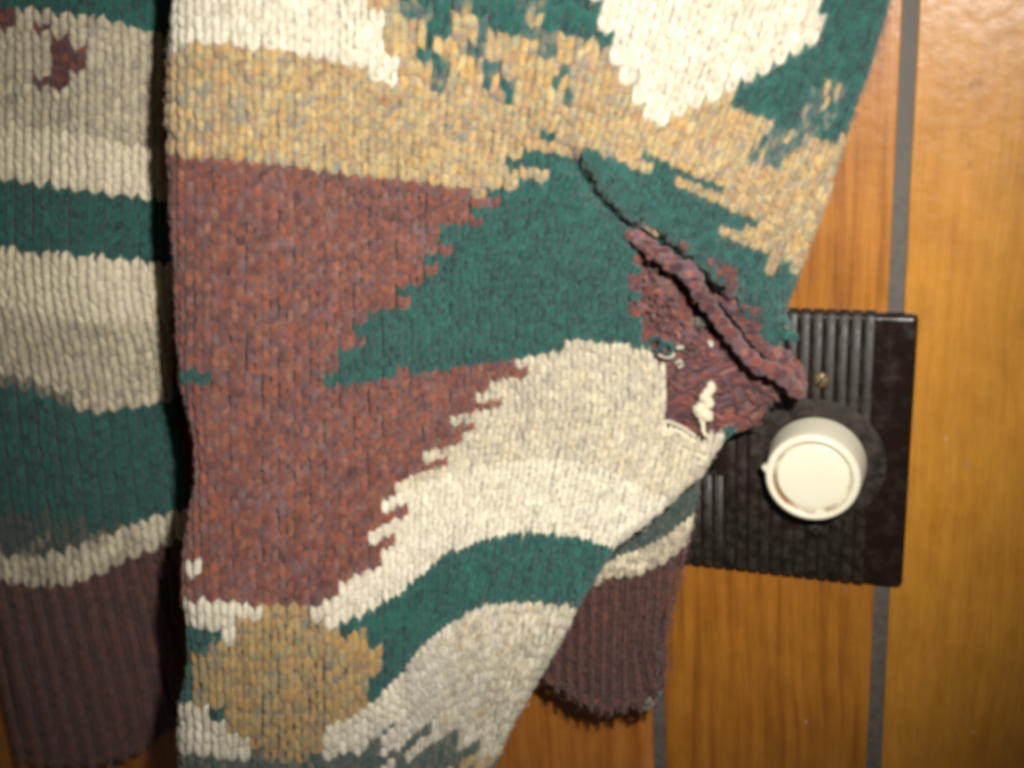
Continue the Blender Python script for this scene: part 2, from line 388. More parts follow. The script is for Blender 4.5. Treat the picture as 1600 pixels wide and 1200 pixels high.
# toggle in the second gang with its slot lip
T = Tris()
def frame(x0,x1,y0,y1,w,z0,z1):
    o_ = [(x0-w,y0-w),(x1+w,y0-w),(x1+w,y1+w),(x0-w,y1+w)]; i_ = [(x0,y0),(x1,y0),(x1,y1),(x0,y1)]
    V = [(a,b,z0) for a,b in o_]+[(a,b,z1) for a,b in o_]+[(a,b,z1) for a,b in i_]+[(a,b,z0) for a,b in i_]
    F = []
    for r in range(3):
        for k in range(4): F.append((r*4+k, r*4+(k+1)%4, (r+1)*4+(k+1)%4, (r+1)*4+k))
    return np.array(V), np.array(F)
T.add(*frame(TX-SLX, TX+SLX, -SLY, SLY, 1.1, PT-.3, PT+.9))
link('slot_lip', T.mesh('slot_lip', False), plate, M_RIDGE)
bm = bmesh.new()
pts = [bm.verts.new(Vector((TX+sx*w, y+sy*l, z))*MM) for (z, w, l, y) in ((.3,5.2,12.3,0),(1.4,5.2,12.3,0),(PT,4.0,5.2,2),(PT+9,3.0,3.4,6.5)) for sx in (-1,1) for sy in (-1,1)]
bmesh.ops.convex_hull(bm, input=pts); bevel(bm, .6, 2)
bm_obj('toggle', bm, M_PLATE, plate, smooth=True)

# ------------------------------------------------------------------ knitting
PAL = {
 'white': [(lin(220,211,188),5),(lin(212,203,180),3),(lin(226,218,198),4),(lin(200,187,162),1.2)],
 'cream': [(lin(214,203,177),5),(lin(199,189,165),4),(lin(182,173,156),3),(lin(210,194,160),2.4),(lin(172,159,142),2)],
 'cream2': [(lin(226,215,186),6),(lin(218,206,176),4),(lin(208,193,163),1)],
 'heather':[(lin(206,194,166),4),(lin(188,178,152),4),(lin(170,158,138),3),(lin(196,180,146),2),(lin(150,140,128),1)],
 'tan': [(lin(188,154,96),5),(lin(176,148,106),4),(lin(156,122,86),3),(lin(178,164,120),4),(lin(144,144,118),3.4),(lin(172,136,110),2.6),(lin(126,126,124),2.6),(lin(198,176,124),3),(lin(202,158,82),1.6)],
 'ball': [(lin(190,150,84),5),(lin(178,142,92),4),(lin(152,114,74),3),(lin(166,150,104),5),(lin(134,132,102),3.5),(lin(120,114,108),1.6),(lin(196,160,92),2)],
 'maroon': [(lin(130,72,56),5),(lin(110,62,52),5),(lin(154,84,57),3),(lin(108,78,78),3),(lin(82,48,46),3.2),(lin(122,96,95),1.8),(lin(150,100,78),1.6)],
 'maroon2': [(lin(110,56,46),5),(lin(92,48,44),5),(lin(136,68,46),2.5),(lin(92,62,66),2.5),(lin(68,38,40),3),(lin(104,74,78),1.2)],
 'mend': [(lin(106,54,48),5),(lin(128,68,56),3),(lin(86,48,50),4),(lin(104,74,80),2.5),(lin(68,38,42),3),(lin(146,92,82),1.2)],
 'olive': [(lin(124,120,98),4),(lin(98,104,88),4),(lin(72,90,80),3),(lin(152,144,120),3),(lin(110,104,92),2)],
 'teal': [(lin(22,88,80),6),(lin(18,76,72),5),(lin(30,100,90),3),(lin(13,58,58),3)],
 'grey':   [(lin(86,98,88),4),(lin(58,84,78),4),(lin(120,118,100),3),(lin(90,84,84),2),(lin(40,68,66),3)],
 'greygreen':[(lin(58,78,70),5),(lin(46,70,66),4),(lin(84,90,78),3),(lin(100,96,82),1.5),(lin(40,60,58),2)],
 'mixblue': [(lin(54,98,92),5),(lin(90,104,100),3),(lin(138,134,108),1.6),(lin(30,86,82),5),(lin(90,80,90),1.5),(lin(180,152,100),.8)],
 'silver': [(lin(214,206,188),4),(lin(200,191,174),4),(lin(186,178,162),3),(lin(222,215,200),3),(lin(172,162,142),1.5)],
 'silver2': [(lin(212,203,178),4),(lin(196,186,162),4),(lin(176,166,144),3),(lin(220,211,186),3),(lin(186,156,114),.6),(lin(150,150,132),1)],
 'cuff': [(lin(104,58,47),5),(lin(88,50,43),5),(lin(122,70,53),2.4),(lin(90,62,62),1.6),(lin(62,37,35),3)],
}
ALB = 0.80
LIGHT = ['white', 'cream', 'cream2', 'silver', 'silver2', 'heather', 'tan']
PC = {k: np.array([c for c, w in v])*ALB for k, v in PAL.items()}
PW = {k: np.array([w for c, w in v], float)/sum(w for c, w in v) for k, v in PAL.items()}

def inpoly(x, y, poly):
    p = np.asarray(poly, float); c = np.zeros(x.shape, bool); n = len(p); j = n-1
    for i in range(n):
        xi, yi = p[i]; xj, yj = p[j]
        if yi != yj:
            c ^= ((yi > y) != (yj > y)) & (x < (xj-xi)*(y-yi)/(yj-yi)+xi)
        j = i
    return c

def vnoise(x, y, seed):
    """smooth 2-D value noise in -1..1"""
    g = np.random.default_rng(seed).uniform(-1, 1, (64, 64))
    xi = np.floor(x).astype(int); yi = np.floor(y).astype(int); fx = x-xi; fy = y-yi
    fx = fx*fx*(3-2*fx); fy = fy*fy*(3-2*fy)
    G = lambda a, b: g[a % 64, b % 64]
    return (G(xi,yi)*(1-fx)+G(xi+1,yi)*fx)*(1-fy)+(G(xi,yi+1)*(1-fx)+G(xi+1,yi+1)*fx)*fy

class Fabric:
    """a knitted sheet: courses (rows) follow traced curves, wales (columns) lean; both edges roll back"""
    def __init__(s, courses, vs, xpitch, lean, left, right, zfun, R=(22,22), xbase=None):
        s.cx = [np.array(c, float) for c in courses]; s.vs = np.array(vs, float)
        xs = np.array([p[0] for p in xpitch], float); ps = np.array([p[1] for p in xpitch], float)
        X = np.arange(xs[0], xs[-1], 1.0); s.X = X; s.U = np.concatenate([[0], np.cumsum(1/np.interp(X, xs, ps))[:-1]])
        s.lean = lean; s.zfun = zfun; s.R = R
        s.left = np.array(left, float) if left else None; s.right = np.array(right, float) if right else None
    def course(s, v, x):
        ys = np.stack([np.interp(x, c[:,0], c[:,1]) for c in s.cx], 0)
        k = np.clip(np.searchsorted(s.vs, v, side='right')-1, 0, len(s.vs)-2)
        v0 = s.vs[k]; v1 = s.vs[k+1]; t = (v-v0)/(v1-v0)
        g = np.indices(x.shape)
        return ys[(k, *g)]*(1-t)+ys[(k+1, *g)]*t
    def flat(s, u, v):
        x0 = np.interp(u, s.U, s.X); x = x0.copy()
        for _ in range(2):
            y = s.course(v, x); x = x0+s.lean(x0, y)
        return x, s.course(v, x)
    def fold(s, x, y):
        dz = np.zeros_like(x)
        for (edge, sgn, R) in ((s.left, -1, s.R[0]), (s.right, 1, s.R[1])):
            if edge is None: continue
            xe = np.interp(y, edge[:,0], edge[:,1]); d = sgn*(x-xe)+R*1.0
            a = np.clip(d/R, 0, None); wrap = a > 0
            aa = np.minimum(a, 2.6)
            xn = xe+sgn*(-R+R*np.sin(aa)); zn = -R*(1-np.cos(aa))*.25
            x = np.where(wrap, xn, x); dz = np.where(wrap, zn, dz)
        return x, dz
    def excess(s, x, y):
        e = np.full(x.shape, -1e9)
        for (edge, sgn, R) in ((s.left, -1, s.R[0]), (s.right, 1, s.R[1])):
            if edge is None: continue
            xe = np.interp(y, edge[:,0], edge[:,1]); e = np.maximum(e, (sgn*(x-xe)+R)/R)
        return e
    def P(s, u, v):
        x, y = s.flat(u, v); z = s.zfun(x, y); x2, dz = s.fold(x, y)
        return pt(x2, y, z+dz)
    def N(s, u, v):
        e = .05
        a = s.P(u+e, v)-s.P(u-e, v); b = s.P(u, v+e)-s.P(u, v-e)
        n = np.cross(b, a); return n/np.maximum(np.linalg.norm(n, axis=-1, keepdims=True), 1e-9)

def legs(T, fab, ui, vi, keys, rad=1.0, lift=.95, hoff=0., K=7, NS=8, vlen=1.95, spread=.178, jit=1.0, fuzz=2):
    """V stitches at integer cells (ui, vi); every stitch is two plump yarn legs"""
    n = len(ui)
    jx = rng.normal(0, .035*jit, n); jy = rng.normal(0, .05*jit, n); js = 1+rng.normal(0, .07*jit, n)
    for sgn in (-1, 1):
        t = np.linspace(0, 1, K)
        q_ = np.clip(t/.5, 0, 1); du = .5+sgn*(.065+spread*q_*q_*(3-2*q_)+.03*np.clip((t-.7)/.3, 0, 1))     # bottom -> top, opening out
        dv = 1.0+.5*(vlen-1)-vlen*t
        h = (np.sin(np.clip(t*1.02, 0, 1)*math.pi)**.6)*lift-.5*lift
        r = rad*(.50+.56*np.sin(np.clip(.06+t*.92, 0, 1)*math.pi)**.75)
        U = ui[:,None]+du[None,:]+jx[:,None]+rng.normal(0, .015*jit, (n,1)); V = vi[:,None]+dv[None,:]*1.0+jy[:,None]
        C = fab.P(U, V); Nn = fab.N(U, V)
        S0 = C
        H = (h[None,:]*js[:,None]+hoff)
        C = C+Nn*H[...,None]
        tg = np.gradient(C, axis=1); tg /= np.maximum(np.linalg.norm(tg, axis=-1, keepdims=True), 1e-9)
        sd = np.cross(tg, Nn); sd /= np.maximum(np.linalg.norm(sd, axis=-1, keepdims=True), 1e-9)
        nn = np.cross(sd, tg)
        wal = np.linalg.norm(fab.P(ui+1., vi+.5)-fab.P(ui+0., vi+.5), axis=-1)/4.8
        wal = np.clip(wal, .35, 1.5)*np.where(np.isin(keys, LIGHT), 1.12, np.where(keys == 'teal', .95, 1.0))
        an = np.arange(NS)/NS*2*math.pi
        rr = r[None,:,None]*js[:,None,None]*wal[:,None,None]
        ring = C[:,:,None,:]+(sd[:,:,None,:]*np.cos(an)[None,None,:,None]+nn[:,:,None,:]*np.sin(an)[None,None,:,None]*.85)*rr[...,None]
        # heathered yarn: the ply changes colour along each leg
        col = np.zeros((n, K, NS, 3))
        lk = keys.copy(); fm = lk == 'mixblue'; lk[fm] = rng.choice(['teal','mixblue','tan'], fm.sum(), p=[.22,.54,.24])
        for k in set(lk):
            mk = lk == k; m_ = mk.sum(); P_ = PC[k]
            G = P_[rng.choice(len(P_), (m_, 6, 2), p=PW[k])]                # six lengths x two plies of each leg
            tt = t*5; i0 = np.clip(tt.astype(int), 0, 4); f_ = (tt-i0)[None,:,None,None]
            f_ = f_*f_*(3-2*f_)
            g_ = G[:, i0]*(1-f_)+G[:, i0+1]*f_                              # m, K, 2, 3
            ply = .5+.5*np.cos(np.arange(NS)[None]/NS*2*math.pi+t[:,None]*5.)     # the plies twist round the leg
            ply = ply[None,:,:,None]
            col[mk] = (g_[:,:,None,0]*ply+g_[:,:,None,1]*(1-ply))*(1+rng.normal(0, .06, (m_,1,1,1)))
        base = (np.arange(n)[:,None,None]*K*NS)
        q = []
        for kk in range(K-1):
            for s_ in range(NS):
                q.append((kk*NS+s_, kk*NS+(s_+1)%NS, (kk+1)*NS+(s_+1)%NS, (kk+1)*NS+s_))
        for e in (0, K-1):                                       # close the ends
            o = e*NS
            qq = [(o+0,o+1,o+2,o+3),(o+0,o+3,o+4,o+7),(o+7,o+4,o+5,o+6)] if NS == 8 else [(o,o+1,o+2,o+3),(o,o+3,o+4,o+5)]
            q += [tuple(reversed(a_)) for a_ in qq] if e == 0 else qq
        q = np.array(q)
        F = (q[None]+base).reshape(-1,4)
        T.add(ring.reshape(-1,3), F, np.clip(col, .002, .95).reshape(-1,3))
        if fuzz:                                                     # loose fibres standing off the wool
            m_ = n*fuzz; ii = np.repeat(np.arange(n), fuzz); kk_ = rng.integers(1, K-1, m_)
            p0 = C[ii, kk_]+rng.normal(0, .35, (m_,3)); nf = Nn[ii, kk_]
            d1 = rng.normal(0, 1, (m_,3)); d1 -= nf*(d1*nf).sum(-1, keepdims=True); d1 /= np.linalg.norm(d1, axis=-1, keepdims=True)
            d2 = np.cross(nf, d1); L_ = rng.uniform(1.2, 3.6, (m_,1)); hh = rng.uniform(.5, 1.5, (m_,1))
            path = np.stack([p0+nf*.3, p0+nf*(.9+hh*.4)+d1*L_*.35, p0+nf*(.9+hh)+d1*L_*.75+d2*rng.normal(0,.5,(m_,1)), p0+nf*(.8+hh*.6)+d1*L_+d2*rng.normal(0,.9,(m_,1))], 1)
            rf_ = .075
            o1 = d2[:,None,:]*rf_; o2 = nf[:,None,:]*rf_*.9
            rg = np.stack([path-o1-o2*.5, path+o1-o2*.5, path+o2], 2)          # m,4,3,3
            qf = np.array([(a*3+b_, a*3+(b_+1)%3, (a+1)*3+(b_+1)%3, (a+1)*3+b_) for a in range(3) for b_ in range(3)])
            T.add(rg.reshape(-1,3), (qf[None]+(np.arange(m_)*12)[:,None,None]).reshape(-1,4), np.repeat(np.clip(col[ii, kk_, 0]*1.05, .002, .95)[:,None], 12, 1).reshape(-1,3))

def backing(T, fab, ui, vi, keys, depth=1.9, sub=2):
    """the purl side: a closed sheet just behind the stitches in the same yarn"""
    n = len(ui); g = np.linspace(0, 1, sub+1)
    gu, gv = np.meshgrid(g, g, indexing='ij')
    U = ui[:,None,None]+gu[None]; V = vi[:,None,None]+gv[None]
    P = fab.P(U, V)-fab.N(U, V)*np.where(np.isin(keys, LIGHT), depth*.62, depth*1.4)[:,None,None,None]
    col = np.zeros((n,3))
    for k in set(keys):
        mk = keys == k; col[mk] = PC[k][rng.choice(len(PC[k]), mk.sum(), p=PW[k])]
    m = sub+1
    q = np.array([(i*m+j, i*m+j+1, (i+1)*m+j+1, (i+1)*m+j) for i in range(sub) for j in range(sub)])
    F = (q[None]+(np.arange(n)*m*m)[:,None,None]).reshape(-1,4)
    T.add(P.reshape(-1,3), F, np.repeat(col[:,None,:]*.9, m*m, 1).reshape(-1,3))

def tube(T, pts, rad, colfn, NS=8, sub=4, wob=0.):
    """a strand of yarn through points in mm"""
    p = np.array(pts, float); n = len(p)
    r = np.full(n, rad) if np.ndim(rad) == 0 else np.array(rad, float)
    tt = np.linspace(0, n-1, (n-1)*sub+1); i = np.clip(tt.astype(int), 0, n-2); f = (tt-i)[:,None]
    P0 = p[np.clip(i-1,0,n-1)]; P1 = p[i]; P2 = p[i+1]; P3 = p[np.clip(i+2,0,n-1)]
    C = .5*((2*P1)+(-P0+P2)*f+(2*P0-5*P1+4*P2-P3)*f**2+(-P0+3*P1-3*P2+P3)*f**3)
    rr = np.interp(tt, np.arange(n), r)
    if wob: rr = rr*(1+rng.normal(0, wob, len(rr)))
    tg = np.gradient(C, axis=0); tg /= np.maximum(np.linalg.norm(tg, axis=1, keepdims=True), 1e-9)
    up = np.tile(np.array([0.1,.05,1.]), (len(C),1)); sd = np.cross(tg, up); sd /= np.maximum(np.linalg.norm(sd, axis=1, keepdims=True), 1e-9)
    nn = np.cross(sd, tg); an = np.arange(NS)/NS*2*math.pi
    rr = rr.copy(); rr[0] *= .35; rr[-1] *= .35
    ring = C[:,None,:]+(sd[:,None,:]*np.cos(an)[None,:,None]+nn[:,None,:]*np.sin(an)[None,:,None])*rr[:,None,None]
    K = len(C); F = [(k*NS+s_, k*NS+(s_+1)%NS, (k+1)*NS+(s_+1)%NS, (k+1)*NS+s_) for k in range(K-1) for s_ in range(NS)]
    col = np.array([colfn(j) for j in range(K)])
    T.add(ring.reshape(-1,3), np.array(F), np.repeat(col[:,None,:], NS, 1).reshape(-1,3))
def yarn_col(key):
    """colour drifting along a strand"""
    st = {'a': PC[key][rng.choice(len(PC[key]), p=PW[key])]}
    def f(j):
        if rng.random() < .45: st['a'] = PC[key][rng.choice(len(PC[key]), p=PW[key])]
        return st['a']
    return f

sweater = bpy.data.objects.new('sweater', None); S.collection.objects.link(sweater)
sweater.location = Vector(pt(700., 600., 20.))*MM
sweater['label'] = 'teal, maroon, tan and cream knitted wool sweater with a frayed hole beside the knob'
sweater['category'] = 'sweater'
bpy.context.view_layer.update()
def child(name, me, parent=sweater):
    o = link(name, me, parent, MW)
    o.matrix_parent_inverse = Matrix.Translation(-sweater.location)
    return o

# ---- body of the sweater, nearest the camera
sm = lambda a, b, x: (lambda t: t*t*(3-2*t))(np.clip((x-a)/(b-a), 0, 1))
B_C = [
 [(200,-150),(400,-142),(600,-115),(800,-80),(950,-42),(1150,25),(1450,130)],
 [(200,60),(285,70),(440,85),(600,115),(800,150),(905,175),(1000,212),(1150,272),(1400,372)],
 [(200,238),(400,255),(560,275),(700,292),(830,298),(905,302),(1000,335),(1140,405),(1300,470)],
 [(200,420),(500,428),(700,428),(850,425),(950,430),(1020,452),(1140,505),(1300,580)],
 [(200,580),(350,583),(510,590),(640,573),(780,553),(830,543),(900,533),(980,541),(1030,558),(1120,592),(1300,660)],
 [(200,815),(400,822),(500,820),(560,805),(640,765),(720,738),(800,722),(850,718),(900,723),(950,740),(1005,765),(1080,800),(1200,850)],
 [(200,968),(300,975),(400,985),(500,985),(535,972),(572,955),(612,932),(655,899),(685,872),(725,852),(770,837),(800,831),(840,829),(900,838),(955,852),(1050,880)],
 [(200,1110),(300,1115),(400,1130),(500,1134),(541,1120),(560,1108),(585,1088),(620,1058),(650,1020),(677,992),(705,970),(732,954),(760,943),(785,939),(850,940),(905,946),(1000,965)],
 [(200,1275),(300,1270),(500,1280),(560,1240),(650,1140),(700,1105),(760,1080),(850,1075),(1000,1100)],
 [(200,1435),(300,1430),(500,1440),(560,1400),(650,1300),(760,1220),(850,1210),(1000,1230)],
]
SC = 1.2                                              # rows per traced row unit
B_V = [v*SC for v in (-4.2, 4.4, 11.8, 19.2, 26.0, 36.0, 42.4, 48.2, 55.0, 62.)]
B_XP = [(120,26),(280,27),(400,25.5),(520,23),(620,21.5),(800,20),(950,19.4),(1050,19),(1250,18.5),(1640,19)]
def B_lean(x0, y):
    return -.40*np.minimum(y-430, 0)*sm(560, 1080, x0)*(1.0) - .20*np.maximum(y-640, 0)*sm(600, 900, x0) + .05*np.maximum(y-640,0)*sm(430,300,x0)
B_L = [(-200,287),(0,279),(100,271),(180,267),(275,270),(400,277),(500,281),(600,288),(615,293),(690,310),(750,312),(800,301),(860,293),(930,290),(970,299),(1040,300),(1100,287),(1150,285),(1300,287)]
B_R = [(-200,1440),(0,1385),(100,1355),(215,1315),(300,1290),(400,1252),(480,1222),(540,1216),(600,1222),(625,1206),(645,1180),(665,1150),(690,1122),(712,1108),(740,1090),(800,1022),(850,957),(940,900),(1000,870),(1060,835),(1150,785),(1200,765),(1300,715)]
CREASE = np.array([(896,200),(915,250),(945,300),(985,338),(1060,384),(1105,418),(1150,470),(1185,520)], float)
def seg_dist(x, y, pl):
    best = np.full(x.shape, 1e9)
    for (a, b) in zip(pl[:-1], pl[1:]):
        d = b-a; t = np.clip(((x-a[0])*d[0]+(y-a[1])*d[1])/(d@d), 0, 1)
        best = np.minimum(best, np.hypot(x-a[0]-t*d[0], y-a[1]-t*d[1]))
    return best
def B_z(x, y):
    z = 38+44*sm(900, 320, x)+3*np.exp(-((x-345)/130)**2)
    z = z-6*sm(900, 1250, x)*sm(250, 480, y)*sm(1000,700,y)+30*sm(600, 1050, y)+14*sm(700, 1000, y)*sm(400, 800, x)*sm(1010, 930, x)
    z = z+2.2*vnoise(x/150+3, y/170+1, 11)+1.1*vnoise(x/60, y/70, 12)
    # the billow that lifts the lower right, and the hollow to its left
    z = z+4.5*np.exp(-((x-840)/130)**2-((y-760)/230)**2)-4.5*np.exp(-((x-610)/60)**2-((y-985)/110)**2)
    dc = seg_dist(x, y, CREASE)
    side = np.interp(y, CREASE[:,1], CREASE[:,0])          # right of this line the fabric rides up over the left
    sd = (x-side)*.80
    up = 13.0*np.exp(-np.clip(sd,0,None)/130)*sm(-10, 6, sd)*sm(205, 262, y)*sm(520, 420, y)
    z = z+up-6.5*np.exp(-((sd+8)/24)**2)*sm(205,250,y)*sm(430,350,y)
    return z
body = Fabric(B_C, B_V, B_XP, B_lean, B_L, B_R, B_z, (26, 17))

HOLE = [(985,338),(1010,348),(1060,384),(1105,418),(1150,470),(1185,520),(1215,548),(1260,560),(1290,640),(1220,700),(1120,690),(1095,685),(1062,672),(1034,655),(1030,610),(1030,566),(1006,545),(998,500),(990,470),(1000,430),(988,395)]
R_B = [  # traced colour blocks of the intarsia, later ones lie over earlier ones (photograph pixels)
 ('tan', None, [(0,-300),(1700,-300),(1700,470),(0,470)]),
 ('white', 0, [(200,-300),(572,-300),(572,0),(592,32),(608,75),(620,125),(592,118),(520,103),(440,88),(380,78),(285,73),(200,70)]),
 ('teal', 0, [(625,-300),(940,-300),(935,20),(950,72),(935,78),(905,60),(885,50),(850,38),(815,52),(800,45),(760,30),(690,18),(660,12),(630,5)]),
 ('teal', 0, [(752,-5),(800,-5),(806,42),(790,50),(760,30)]),
 ('white', 0, [(918,-300),(922,-20),(930,12),(944,42),(955,78),(974,104),(988,140),(1002,172),(1012,195),(1035,198),(1062,182),(1090,168),(1118,152),(1138,136),(1172,122),(1204,102),(1232,86),(1262,72),(1292,48),(1284,20),(1275,-300)]),
 ('teal', 0, [(1280,-300),(1284,20),(1296,46),(1264,74),(1204,104),(1142,138),(1136,166),(1190,186),(1240,208),(1330,222),(1460,-100),(1460,-300)]),
 ('mixblue', 0, [(1160,240),(1196,205),(1240,195),(1262,150),(1318,128),(1310,190),(1268,215),(1235,240),(1205,262)]),
 ('maroon', 1, [(100,240),(275,246),(400,256),(560,276),(700,294),(775,300),(720,350),(664,418),(606,480),(560,532),(510,590),(640,574),(780,554),(835,545),(806,588),(764,625),(722,668),(684,706),(652,746),(622,790),(596,840),(572,880),(560,905),(545,936),(420,942),(300,930),(100,930)]),
 ('teal', 1, [(866,205),(908,222),(955,238),(1000,250),(1050,268),(1090,288),(1130,312),(1160,338),(1146,366),(1180,380),(1194,402),(1216,420),(1300,426),(1290,566),(1062,562),(1022,556),(980,543),(900,534),(830,545),(780,556),(640,575),(510,592),(560,532),(606,480),(664,418),(720,350),(775,300),(790,292),(838,286),(838,262),(800,250),(806,238),(902,252),(902,235),(866,222)]),
 ('teal', 0, [(494,603),(500,580),(560,568),(650,556),(650,574),(580,590),(520,602)]),
 ('tan', 0, [(1196,398),(1218,382),(1250,392),(1236,408),(1204,414)]),
 ('teal', 0, [(292,576),(345,576),(345,597),(284,597)]),
 ('white', 0, [(285,872),(306,872),(318,898),(290,902)]),
]
def body_key(x, y, u, v):
    n = x.shape[0]; k = np.full(n, 'cream', dtype='<U10'); v = (v+.5)/SC; u = u+0
    xr = x-11; 
    k[(v >= 26)&(v < 36.2)] = 'cream'; k[v >= 36.2] = 'white'
    k[(v >= 42.6)&(v < 48.2)] = 'teal'
    low = v >= 48.4
    k[low] = 'silver2'
    k[low & (rng.random(n) < np.clip((800-x)/160, 0, 1))] = 'silver'
    k[low & (rng.random(n) < np.clip((y-1168)/30, 0, .8))] = 'grey'
    k[low & (x > 715) & (x < 770) & (y > 1160) & ((u+np.floor(v))%3 != 0)] = 'tan'
    m = low & (x < 640) & (y < 1130); k[m] = 'white'
    m = (v >= 26)&(v < 36.2)&(x > 780)&(y > 640)&(y < 730); k[m] = 'cream'
    jog = np.where(np.floor(v/1.1) % 2 == 0, 1, -1)
    for key, j, poly in R_B:
        xx = x+(jog*21 if j else 0)
        if key == 'mixblue': xx = x+rng.normal(0, 3.5, n)
        k[inpoly(xx, y, poly)] = key
    m = inpoly(x, y, [(1112,402),(1138,398),(1160,440),(1180,480),(1196,520),(1170,520),(1140,470)]) & (rng.random(n) < .5); k[m] = 'maroon2'
    k[(rng.random(n) < .35) & inpoly(x, y, [(985,420),(1005,400),(1005,520),(985,500)])] = 'maroon2'
    for pl, w_ in (([(640,-30),(660,40),(676,90),(694,142)],13), ([(724,-10),(740,40),(762,95),(790,150)],12), ([(818,-10),(842,40),(868,100),(900,166)],13)):
        pl = np.array(pl, float); w2_ = w_*(1.2-.3*np.clip(y/150,0,1)); k[(seg_dist(x, y, pl) < w2_)&(y > -40)] = 'mixblue'
    k[(seg_dist(x, y, np.array([(655,-30),(680,20),(700,60)],float)) < 9)] = 'teal'
    for a_, b_ in (((518,1192),(572,1126)), ((560,1192),(612,1130)), ((608,1186),(668,1142)), ((648,1196),(716,1152)), ((700,1196),(748,1168))):
        k[low & (seg_dist(x, y, np.array([a_, b_], float)) < 9)] = 'grey'
    # the lower left motif: white cap, teal flanks and the tan ball
    lm = (x < 600)&(y > 925)
    k[lm & inpoly(x, y, [(200,932),(330,940),(420,950),(400,985),(360,995),(320,985),(200,975)])] = 'white'
    k[lm & inpoly(x, y, [(470,940),(545,930),(600,900),(600,945),(560,966),(535,980),(520,990),(498,972)])] = 'white'
    k[lm & inpoly(x, y, [(200,978),(355,992),(340,1012),(318,1020),(312,1070),(330,1110),(345,1122),(300,1095),(200,1085)])] = 'teal'
    k[lm & inpoly(x, y, [(200,1092),(300,1095),(350,1125),(380,1148),(400,1175),(380,1185),(300,1165),(200,1160)])] = 'white'
    k[lm & inpoly(x, y, [(200,1165),(300,1168),(400,1190),(500,1180),(600,1160),(620,1400),(200,1400)])] = 'grey'
    k[lm & inpoly(x, y, [(490,1180),(500,1150),(545,1118),(600,1085),(620,1120),(560,1150),(520,1185)])] = 'white'
    k[inpoly(x+jog*6, y, [(402,948),(430,938),(472,940),(498,972),(524,985),(560,985),(592,1010),(594,1050),(574,1088),(548,1118),(505,1146),(485,1176),(450,1192),(408,1184),(378,1150),(345,1124),(318,1095),(304,1050),(314,1014),(345,1004),(365,990)])] = 'ball'
    return k

def cells(fab, u0, u1, v0, v1, emax=2.3):
    uu, vv = np.meshgrid(np.arange(u0, u1), np.arange(v0, v1), indexing='ij')
    uu = uu.ravel().astype(float); vv = vv.ravel().astype(float)
    x, y = fab.flat(uu+.5, vv+.5); e = fab.excess(x, y)
    ok = e < emax
    return uu[ok], vv[ok], x[ok], y[ok]

uu, vv, xx, yy = cells(body, 0, 75, -40, 80)
ok = (yy < 1400)&(yy > -260)&(xx > 200)&(xx < 1620)
uu, vv, xx, yy = uu[ok], vv[ok], xx[ok], yy[ok]
kk = body_key(xx, yy, uu, vv)
hole = inpoly(xx, yy, HOLE)
T = Tris()
u_, v_, k_ = uu[~hole], vv[~hole], kk[~hole]
legs(T, body, u_, v_, k_, rad=1.14, lift=1.25, spread=.205, vlen=1.8, jit=1.35, fuzz=3)
backing(T, body, u_, v_, k_)
child('body_panel', T.mesh('body_panel'))

# ---- the hole: maroon mend behind it, rolled edge, loose yarn
T = Tris()
patch = Fabric(B_C, B_V, B_XP, lambda x0, y: -.1*np.minimum(y-430,0)*sm(560,1080,x0)+.25*(y-430)*sm(960,1040,x0)*sm(430,600,y), None, [(r[0], r[1]-2) for r in B_R], lambda x, y: B_z(x, y)-7.5-1.0*sm(540,640,y)+1.8*vnoise(x/24, y/22, 31), (22, 14))
pu, pv, px_, py_ = cells(patch, 0, 75, 12, 48, 2.0)
PATCH = [(975,370),(1000,365),(1060,400),(1110,440),(1170,510),(1230,560),(1215,630),(1160,680),(1105,700),(1040,690),(1015,650),(1015,560),(985,545),(975,470)]
ok = inpoly(px_, py_, PATCH)
GAP = [(992,392),(1012,398),(1036,410),(1058,420),(1074,428),(1082,446),(1092,466),(1106,484),(1118,500),(1134,520),(1150,538),(1168,556),(1190,566),(1178,574),(1152,562),(1128,542),(1108,518),(1092,498),(1078,478),(1068,456),(1058,440),(1030,430),(1002,414)]
ok &= ~inpoly(px_, py_, GAP)                        # the open slit under the rolled edge
pk = np.where(rng.random(ok.sum()) < .45, 'maroon', 'maroon2').astype('<U10')
legs(T, patch, pu[ok], pv[ok], pk, rad=1.15, jit=2.6)
backing(T, patch, pu[ok], pv[ok], pk)
child('maroon_mend', T.mesh('maroon_mend'))

def bp(x, y, dz=0.):
    x = np.asarray(x, float); y = np.asarray(y, float)
    return pt(x, y, B_z(x, y)+dz)
